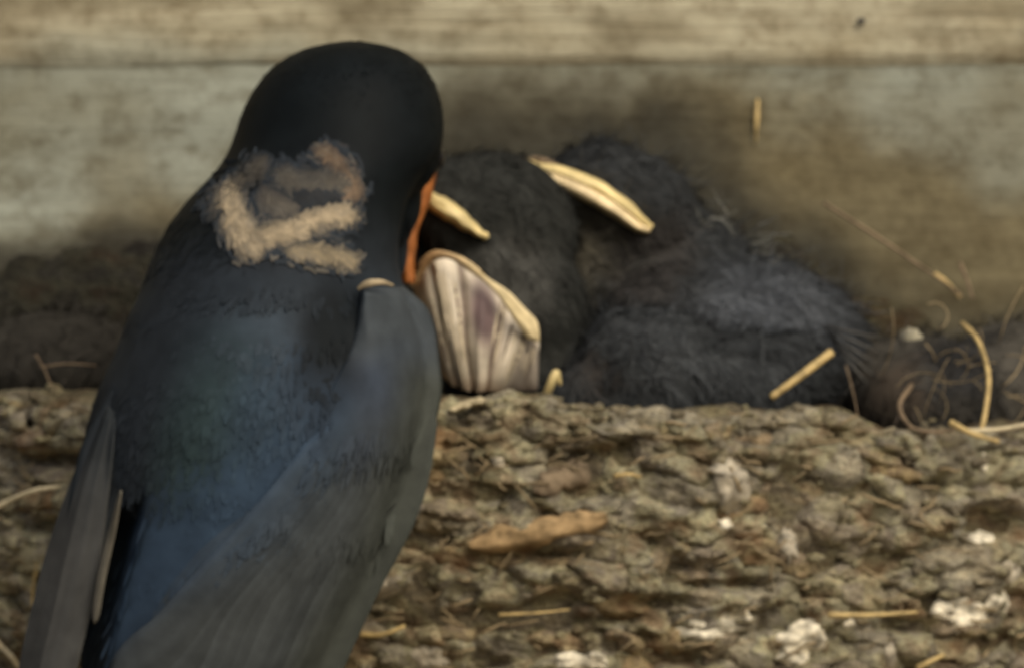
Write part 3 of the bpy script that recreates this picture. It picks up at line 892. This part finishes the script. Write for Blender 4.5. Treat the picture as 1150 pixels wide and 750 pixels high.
# ruffled pale feathers on the nape
def tuft(name, ctrl, wid, col, lift, count=130, label=None, col2=None):
    cp = curve_pts([Vector((a, b, 0)) for a, b in ctrl], 20)
    vs, fs, cs = [], [], []
    for k in range(count*5):
        t0 = random.random(); o = random.gauss(0, 0.36)
        x = t0*18.99; a = int(x); c = cp[a].lerp(cp[a+1], x-a); d = (cp[a+1]-cp[a]).normalized(); sd_ = Vector((-d.y, d.x, 0))
        endf = 1-max(0, abs(2*t0-1)-0.6)*0.9
        c = c+sd_*(o*wid*endf)
        an = math.atan2(d.y, d.x)+random.gauss(0.15, 0.28); L = random.uniform(8, 18); bend = random.gauss(0, 0.35)
        g = min(1, (abs(o)/0.62)**1.5)*0.85+0.15*random.random()
        g = min(1, max(0, g+0.08+0.7*max(0, noise.noise(Vector((c.x*0.045, c.y*0.045, 2.0)))-0.02)+0.25*noise.noise(Vector((c.x*0.12, c.y*0.12, 5.0)))))
        g = min(1, g+0.75*sstep(0.72, 1.0, abs(2*t0-1)))
        col_k = np.array(col)*(1-g)+np.array(DARKM)*g*1.3
        col_k = col_k*random.uniform(0.88, 1.12)
        if col2 and random.random() < 0.2: col_k = 0.5*col_k+0.5*np.array(col2)
        h = lift*0.22*(1-g)*random.uniform(0.3, 1.0)
        n0 = len(vs)
        for j in range(4):
            t = j/3; q = c+Vector((math.cos(an+bend*t), math.sin(an+bend*t), 0))*(L*(t-0.3))
            hw = 2.1 if j < 3 else 0.9
            nn = Vector((-math.sin(an+bend*t), math.cos(an+bend*t), 0))
            y = ysh(q.x, q.y)-0.02-h*(0.55+0.45*t)
            vs += [P(q.x-nn.x*hw, q.y-nn.y*hw, y), P(q.x+nn.x*hw, q.y+nn.y*hw, y-0.008)]; cs += [col_k, col_k]
            if j: fs.append((n0+2*j-2, n0+2*j-1, n0+2*j+1, n0+2*j))
    o = obj(name, mesh_from(name, vs, fs, cs), M_DOWN, swallow)
    if label: o['label'] = label
CRM = (0.32, 0.26, 0.17); GRY = (0.13, 0.115, 0.09)
tuft('nape_tuft', [(258, 200), (262, 235), (275, 265), (292, 280)], 34, CRM, 0.22, 150, 'ruffled cream feather tuft on the nape', GRY)
tuft('nape_tuft', [(280, 274), (320, 262), (360, 247), (402, 238)], 30, CRM, 0.22, 150, None, GRY)
tuft('nape_tuft', [(320, 283), (360, 286), (402, 294)], 22, (0.22, 0.18, 0.115), 0.16, 90, None, GRY)
tuft('nape_tuft', [(300, 190), (335, 205), (372, 206), (400, 198)], 30, (0.075, 0.068, 0.055), 0.14, 110, None, (0.05, 0.045, 0.04))
tuft('nape_tuft', [(350, 168), (375, 180), (394, 205), (398, 222)], 22, (0.13, 0.092, 0.06), 0.14, 90, None, GRY)
tuft('nape_tuft', [(290, 215), (310, 230), (335, 240)], 30, (0.075, 0.067, 0.054), 0.12, 90, None, (0.05, 0.045, 0.04))
tuft('nape_tuft', [(300, 175), (290, 190), (255, 215), (240, 245)], 26, (0.07, 0.062, 0.05), 0.1, 80, None, (0.03, 0.03, 0.028))
tuft('nape_tuft', [(328, 228), (350, 222), (378, 222)], 20, (0.02, 0.021, 0.022), 0.2, 70)
# bill, eyes and feet
v, f = tube(curve_pts([P(434, 262, -3.0), P(440, 292, -2.75), P(447, 320, -2.45)], 8), [0.2, 0.19, 0.17, 0.14, 0.11, 0.08, 0.05, 0.02], 10, 0.7)
obj('bill', mesh_from('bill', v, f), M_HORN, swallow)
for ep in (P(484, 178, -3.45), P(372, 180, -2.82)):
    b = bmesh.new(); bmesh.ops.create_uvsphere(b, u_segments=12, v_segments=8, radius=0.16*U)
    me = bpy.data.meshes.new('eye'); b.to_mesh(me); b.free(); o = obj('eye', me, M_EYE, swallow); o.location = ep*U
for fx in (245, 350):
    a = P(fx, 545, -4.4); k = P(fx+5, 560, front_y(fx, 560)-0.5); vs, fs = tube([a, k], [0.14, 0.09], 6)
    for dx, dy in ((-22, -30), (0, -36), (22, -28), (4, 30)):
        v, f = tube([k, P(fx+5+dx*0.6, 560+dy*0.6, front_y(fx, 550)-0.25), P(fx+5+dx, 560+dy, front_y(fx, 550)-0.02)], [0.08, 0.07, 0.03], 5)
        n0 = len(vs); vs = vs+v; fs = fs+[tuple(q+n0 for q in ff) for ff in f]
    obj('foot', mesh_from('foot', vs, fs), M_FLESH, swallow)

# ------------------------------------------------------------------ nestlings
def downy(root, V, F, count, colf, flow, length, width, lift, keep=None, name='down', frizz=0.5):
    pts, nr = sample(V, F, count, keep)
    n = len(pts)
    fl = np.tile(np.array(flow, dtype=float), (n, 1))+rng.normal(0, frizz, (n, 3))
    cc = np.array([colf(p) for p in pts])*rng.uniform(0.55, 1.5, (n, 1))
    v, f, k = cards(pts, nr, fl, length*rng.uniform(0.6, 1.4, n), width*rng.uniform(0.6, 1.4, n), lift*rng.uniform(0.1, 1.6, n), cc, rng.normal(0, 0.3, n), 'strand')
    return obj(name, mesh_from(name, v, f, k), M_DOWN, root, kind='stuff')

# nestling being fed
ca = thing('nestling', 'nestling with wide open bill and striped pale throat, being fed by the adult', 'nestling', 'nestlings in the mud nest')
AV, AF = blob([(P(555, 255, -0.6), (0.95, 0.9, 0.85), (0, 20, 0)), (P(585, 350, -0.7), (0.75, 0.9, 0.9), (0, 0, 0)), (P(600, 430, -0.3), (1.0, 1.2, 0.9), (0, 0, 0)), (P(520, 225, -0.9), (0.6, 0.6, 0.45), (0, 30, 0)), (P(508, 250, -1.3), (0.52, 0.62, 0.42), (0, 30, 0)), (P(540, 370, -1.1), (0.62, 0.75, 0.6), (0, 0, 0)), (P(530, 310, -1.2), (0.55, 0.65, 0.5), (0, 0, 0))], 0.07, 6)
def col_a(p):
    px, py = pxpy(p)
    c = np.array((0.019, 0.020, 0.018)); q = 30*nz(*p, 1.2, 3)
    return c+(np.array((0.04, 0.04, 0.036))-c)*sstep(60, 20, math.hypot(px-575, py-300)+q)
obj('body', mesh_from('body', AV, AF, [col_a(p) for p in AV]), M_DOWN, ca)
downy(ca, AV, AF, 7000, col_a, (0.6, -0.2, -0.6), 0.22, 0.016, 0.06)
# stretched throat below the lower bill: folds fan out from the base
vs, fs, cs = [], [], []
nu, nv = 60, 30
topc = curve_pts([Vector(q+(0,)) for q in [(463, 322), (477, 298), (492, 286), (530, 303), (572, 335), (600, 362), (606, 385)]], nu)
botc = curve_pts([Vector(q+(0,)) for q in [(497, 424), (510, 433), (522, 438), (534, 440), (548, 441), (575, 441), (604, 438)]], nu)
for i in range(nu):
    u = i/(nu-1)
    for j in range(nv):
        v = j/(nv-1)
        q = topc[i].lerp(botc[i], v)
        uu = u+0.018*noise.noise(Vector((u*4, v*2.5, 1)))
        fold = 1.15*abs(math.sin(uu*math.pi*4.6+1.5*noise.noise(Vector((uu*3, 0, 2)))))-0.55+0.35*noise.noise(Vector((uu*26, v*0.8, 8)))
        bulge = math.sin(math.pi*min(1, max(0, 0.08+0.84*u)))**0.6*(0.55+0.45*math.sin(math.pi*(0.15+0.7*v)))
        vs.append(P(q.x, q.y, -1.6-0.9*bulge-0.10*fold*sstep(0, 0.15, v)))
        pale = np.array((0.56, 0.495, 0.385)); skin = np.array((0.15, 0.11, 0.085))
        g = sstep(-0.55, -0.15, fold)
        c = skin+(pale-skin)*g
        sp = sstep(34, 10, math.hypot((q.x-543-(q.y-350)*0.12)*1.25, (q.y-352)*0.55))
        c = c+(np.array((0.07, 0.035, 0.045))-c)*0.9*sp
        c = c+(np.array((0.16, 0.10, 0.055))-c)*0.75*sstep(0.80, 1.0, v)
        rt = sstep(0.74, 0.82, u)*sstep(0.12, 0.22, v)
        c = c+(np.array((0.075, 0.06, 0.05))-c)*0.75*rt
        c = c+(np.array((0.40, 0.25, 0.11))-c)*0.7*sstep(0.16, 0.05, u)
        cs.append(c)
for i in range(nu-1):
    for j in range(nv-1):
        a = i*nv+j; fs.append((a, a+1, a+nv+1, a+nv))
th = obj('throat', mesh_from('throat', vs, fs, cs), M_SKIN, ca, label='pale stretched throat with fine dark streaks')
md = th.modifiers.new('thick', 'SOLIDIFY'); md.thickness = 0.1*U; md.offset = -1
# fine pale quills on it
V, F, K = [], [], []
for k in range(45):
    u = random.uniform(0.03, 0.97); i = int(u*(nu-1)); v0 = random.uniform(0.02, 0.5); v1 = min(1, v0+random.uniform(0.25, 0.5))
    pale = np.array((0.5, 0.43, 0.31)) if random.random() < 0.8 else np.array((0.16, 0.125, 0.10))
    if u > 0.78: pale = pale*0.6
    if 0.42 < u < 0.62: continue
    n0 = len(V)
    for j in range(5):
        v = v0+(v1-v0)*j/4
        jf = min(v*(nv-1), nv-1.001); jj = int(jf); p = Vector(vs[i*nv+jj]).lerp(Vector(vs[i*nv+jj+1]), jf-jj)+Vector((0, -0.03, 0))
        hw = 0.012 if j < 4 else 0.003
        V += [p-Vector((hw, 0, 0)), p+Vector((hw, 0.0, 0))]; K += [pale*random.uniform(0.8, 1.1)]*2
        if j: F.append((n0+2*j-2, n0+2*j-1, n0+2*j+1, n0+2*j))
obj('throat_quills', mesh_from('throat_quills', V, F, K), M_DOWN, ca, kind='stuff')
def band(name, top, bot, y0, mat, par, thick=0.12, seed=0, label=None, back=0.15, groove=0.03, colfun=None):
    """fleshy flange between two outlines, rounded towards the viewer"""
    n, m = 30, 11
    A = curve_pts([Vector(q+(0,)) for q in top], n); B = curve_pts([Vector(q+(0,)) for q in bot], n)
    vs, fs, cs = [], [], []
    for i in range(n):
        t = i/(n-1); yy = y0(t) if callable(y0) else y0
        for j in range(m):
            v = j/(m-1); q = A[i].lerp(B[i], v)
            b_ = math.sqrt(max(0, 1-(2*v-1)**2))
            cr = 0.025*noise.noise(Vector((t*7, v*5, seed)))-groove*math.exp(-((v-0.45)/0.07)**2)
            vs.append(P(q.x+1.5*noise.noise(Vector((t*9, v, seed))), q.y+1.5*noise.noise(Vector((t*9, v, seed+5))), yy+back*(1-b_)-thick*b_-cr*b_))
            cs.append(colfun(t, v)*(1+0.25*noise.noise(Vector((t*12, v*4, seed)))) if colfun else (1, 1, 1))
    for i in range(n-1):
        for j in range(m-1):
            a = i*m+j; fs.append((a, a+1, a+m+1, a+m))
    o = obj(name, mesh_from(name, vs, fs, cs), mat, par)
    md = o.modifiers.new('thick', 'SOLIDIFY'); md.thickness = 0.06*U; md.offset = -1
    if label: o['label'] = label
    return o
band('lower_bill', [(462, 318), (474, 298), (490, 281), (520, 293), (560, 320), (590, 345), (604, 364), (606, 380)],
     [(463, 323), (476, 302), (492, 289), (524, 301), (558, 331), (580, 364), (593, 380), (606, 384)], lambda t: -2.2-0.42*math.sin(math.pi*(0.1+0.8*t)), M_SKIN, ca, 0.04, 1, back=0.0, groove=0.0, colfun=lambda t, v: np.array((0.30, 0.19, 0.09))*(1-sstep(0.25, 0.6, t))+np.array((0.55, 0.455, 0.26))*sstep(0.25, 0.6, t))
band('upper_bill', [(474, 214), (490, 217), (512, 229), (532, 247), (549, 267)], [(474, 228), (490, 242), (509, 253), (529, 264), (546, 270)], lambda t: -1.85-0.2*math.sin(math.pi*t), M_CREAM, ca, 0.10, 2)
# orange lining between the two halves of the bill
vs, fs = [], []
edge = curve_pts([Vector(q+(0,)) for q in [(481, 192), (476, 215), (469, 243), (461, 270), (457, 295), (459, 318)]], 24)
for i, e in enumerate(edge):
    wv_ = lerp(i/23, [(0, 4), (0.12, 8), (0.3, 8), (0.42, 4), (0.52, 3.5), (0.66, 6.5), (1, 6.5)])[0]*(1+0.2*noise.noise(Vector((i*0.6, 0, 0))))
    for j in range(7):
        t = j/6
        vs.append(P(e.x+wv_*(1-2*t), e.y, -2.5-0.10*math.sin(math.pi*t)+0.03*noise.noise(Vector((i*0.5, t*3, 4)))))
    for x_, y_ in ((-0.8, -2.2), (0.0, -1.8), (1.5, -1.3)):           # the lining folds back into the head
        vs.append(P(e.x+wv_*x_, e.y, y_))
for i in range(23):
    for j in range(9):
        a = i*10+j; fs.append((a, a+1, a+11, a+10))
o = obj('mouth_lining', mesh_from('mouth_lining', vs, fs), M_ORANGE, ca, label='bright orange lining of the open mouth')
md = o.modifiers.new('thick', 'SOLIDIFY'); md.thickness = 0.05*U; md.offset = 0
# a small pale bill tip just above the rim
flange('toe', [(613, 444, -2.5), (619, 430, -2.6), (625, 418, -2.6), (629, 432, -2.5)], [(0, 0.045), (0.5, 0.05), (1, 0.02)], M_CREAM, ca, 0.8, 'small pale claw tip at the rim')

# nestling with its bill shut, facing left
cb = thing('nestling', 'dark nestling with closed pale yellow bill, facing left in the middle of the nest', 'nestling', 'nestlings in the mud nest')
BV2, BF2 = blob([(P(695, 235, 0.5), (0.95, 0.9, 0.72), (0, 25, 0)), (P(640, 235, 0.2), (0.5, 0.5, 0.45), (0, 30, 0)), (P(665, 300, 0.4), (0.85, 0.8, 0.7), (0, 0, 0)), (P(740, 310, 0.7), (1.0, 0.9, 0.85), (0, 0, 0)),
                 (P(850, 372, 0.2), (1.25, 1.1, 0.82), (0, 12, 0)), (P(920, 420, 0.2), (0.75, 0.8, 0.6), (0, 20, 0)), (P(780, 440, 0.4), (1.6, 1.2, 1.0), (0, 0, 0)), (P(770, 365, -0.1), (1.0, 0.9, 0.6), (0, 20, 0)), (P(800, 300, 0.6), (0.7, 0.7, 0.5), (0, 30, 0))], 0.075, 6)
def lumpy(V, a=0.11):
    for i in range(len(V)):
        n_ = noise.noise_vector(Vector(V[i])*1.7)*a+noise.noise_vector(Vector(V[i])*4.5)*a*0.45
        V[i] += np.array(n_)
lumpy(BV2)
def col_b(p):
    px, py = pxpy(p); q = 30*nz(*p, 1.3, 4)
    c = np.array((0.023, 0.025, 0.026))
    c = c+(np.array((0.055, 0.050, 0.037))-c)*sstep(70, 20, math.hypot(px-640, (py-265)*0.9)+q)
    c = c+(np.array((0.058, 0.064, 0.072))-c)*sstep(105, 25, math.hypot((px-860)*0.8, (py-355)*1.3)+q)
    c = c+(np.array((0.042, 0.037, 0.033))-c)*0.6*sstep(60, 20, math.hypot(px-730, py-300)+q)
    return c
obj('body', mesh_from('body', BV2, BF2, [col_b(p) for p in BV2]), M_DOWN, cb)
downy(cb, BV2, BF2, 1800, lambda p: col_b(p)*1.25, (0.8, -0.3, 0.1), 0.5, 0.012, 0.16, name='long_down', frizz=0.9)
downy(cb, BV2, BF2, 13000, col_b, (0.8, -0.2, -0.5), 0.24, 0.016, 0.065)
band('lower_bill', [(590, 182), (615, 188), (655, 203), (690, 223), (715, 243), (731, 255)], [(591, 188), (612, 204), (650, 224), (688, 245), (714, 261), (729, 263)], lambda t: -0.43-0.25*math.sin(math.pi*t), M_CREAM2, cb, 0.10, 3)
band('upper_bill', [(586, 180), (615, 183), (658, 195), (692, 214), (718, 236), (733, 254)], [(588, 186), (613, 195), (653, 211), (690, 231), (716, 250), (731, 259)], lambda t: -0.42-0.25*math.sin(math.pi*t), M_CREAM, cb, 0.10, 4)
v, f = tube(curve_pts([P(588, 180, -0.40), P(605, 180, -0.48), P(630, 188, -0.4)], 8), [0.02, 0.03, 0.04, 0.045, 0.045, 0.04, 0.03, 0.02], 8)
obj('bill_tip', mesh_from('bill_tip', v, f), M_TWIG, cb)
b_ = bmesh.new(); bmesh.ops.create_uvsphere(b_, u_segments=12, v_segments=8, radius=0.12*U); me = bpy.data.meshes.new('eye'); b_.to_mesh(me); b_.free()
o = obj('eye', me, M_EYE, cb); o.location = P(712, 212, -0.05)*U
# long wisps of natal down on the nape and flight quills at the back
def wisps(root, spots, name='down_wisp', col=(0.12, 0.12, 0.105)):
    V, F, K = [], [], []
    for (px, py, y, L, a, cnt) in spots:
        for k in range(cnt):
            an = a+random.gauss(0, 0.5); l = L*random.uniform(0.5, 1.2); bend = random.gauss(0, 0.5)
            x0, y0 = px+random.gauss(0, 12), py+random.gauss(0, 10)
            c = np.array(col)*random.uniform(0.5, 1.4); n0 = len(V)
            for j in range(5):
                t = j/4; aa = an+bend*t
                qx, qy = x0+l*t*math.cos(aa), y0-l*t*math.sin(aa); hw = 1.3*(1-0.7*t)
                p = P(qx, qy, y-0.25*t+random.uniform(-0.01, 0.01))
                V += [p+Vector((0, 0, hw/100)), p-Vector((0, 0, hw/100))]; K += [c, c]
                if j: F.append((n0+2*j-2, n0+2*j-1, n0+2*j+1, n0+2*j))
    obj(name, mesh_from(name, V, F, K), M_DOWN, root, kind='stuff')
wisps(cb, [(795, 262, 0.2, 35, 1.0, 16), (840, 275, 0.2, 40, 0.6, 18), (850, 300, 0.0, 45, 0.1, 12), (800, 250, 0.3, 30, 1.6, 10), (880, 320, 0, 50, -0.2, 12), (720, 300, -0.3, 25, 1.0, 10)])
for i in range(5):
    a = -0.2-0.17*i
    v, f = tube([P(925+3*i, 366+5*i, -0.6), P(925+3*i+32*math.cos(a), 366+5*i-32*math.sin(a), -0.85), P(925+3*i+66*math.cos(a), 366+5*i-66*math.sin(a), -0.9)], [0.02, 0.018, 0.006], 5)
    obj('wing_quill', mesh_from('wing_quill', v, f), plain('quill', (0.06, 0.058, 0.052), 0.6, 0.3, 0.3, 300) if i == 0 else bpy.data.materials['quill'], cb)

# downy nestling huddled in front, back turned
cc_ = thing('nestling', 'huddled dark grey downy nestling with its back turned, just behind the rim', 'nestling', 'nestlings in the mud nest')
CV, CF = blob([(P(725, 425, -1.3), (0.88, 0.85, 0.82), (0, 0, 0)), (P(800, 440, -1.2), (0.9, 0.8, 0.62), (0, 10, 0)), (P(660, 450, -1.4), (0.5, 0.6, 0.5), (0, 0, 0)), (P(850, 420, -1.0), (0.7, 0.6, 0.5), (0, 0, 0))], 0.07, 6)
lumpy(CV, 0.13)
def col_c(p):
    px, py = pxpy(p); q = 30*nz(*p, 1.3, 4)
    c = np.array((0.031, 0.034, 0.036))
    c = c+(np.array((0.042, 0.046, 0.049))-c)*sstep(70, 15, math.hypot(px-735, (py-385)*1.1)+q)
    c = c+(np.array((0.06, 0.05, 0.042))-c)*0.7*sstep(40, 10, math.hypot(px-672, py-425)+q)
    return c
obj('body', mesh_from('body', CV, CF, [col_c(p) for p in CV]), M_DOWN, cc_)
downy(cc_, CV, CF, 1000, lambda p: col_c(p)*1.2, (0.5, -0.3, 0.1), 0.45, 0.012, 0.15, name='long_down', frizz=0.9)
downy(cc_, CV, CF, 9000, col_c, (0.5, -0.3, -0.7), 0.22, 0.016, 0.065)

# small white feather of the lining
vs, fs = tube(curve_pts([P(1010, 374, -0.4), P(1023, 380, -0.5), P(1038, 386, -0.4)], 8), [0.02, 0.06, 0.11, 0.10, 0.13, 0.09, 0.08, 0.03], 8, 0.35)
obj('lining_feather', mesh_from('lining_feather', vs, fs), plain('white_feather', (0.27, 0.25, 0.18), 0.9, 0.1, 0.3, 300), nest, label='small pale feather in the cup lining')
# dark lining heaped at the back of the cup
LV, LF = blob([(P(1040, 450, 0.0), (1.0, 1.3, 0.75), (0, 10, 0)), (P(1140, 440, 0.8), (0.9, 1.2, 0.8), (0, 0, 0)), (P(60, 420, 0.5), (1.2, 1.4, 0.7), (0, 0, 0)), (P(300, 430, 0.3), (1.5, 1.4, 0.8), (0, 0, 0))], 0.1, 5)
def col_l(p):
    px, py = pxpy(p); q = 40*nz(*p, 1.5, 4)
    c = np.array((0.024, 0.022, 0.018))*(1+1.0*sstep(900, 1000, px)); c = c+(np.array((0.018, 0.018, 0.018))-c)*sstep(70, 20, math.hypot(px-1075, py-420)+q)
    return c+(np.array((0.06, 0.045, 0.032))-c)*0.6*sstep(50, 15, math.hypot(px-1000, py-440)+q)
lo = obj('nest_lining', mesh_from('nest_lining', LV, LF, [col_l(p) for p in LV]), M_DOWN, nest, kind='stuff')
downy(nest, LV, LF, 4000, col_l, (0.6, -0.2, -0.1), 0.4, 0.02, 0.12, name='lining_fibres', frizz=1.0)
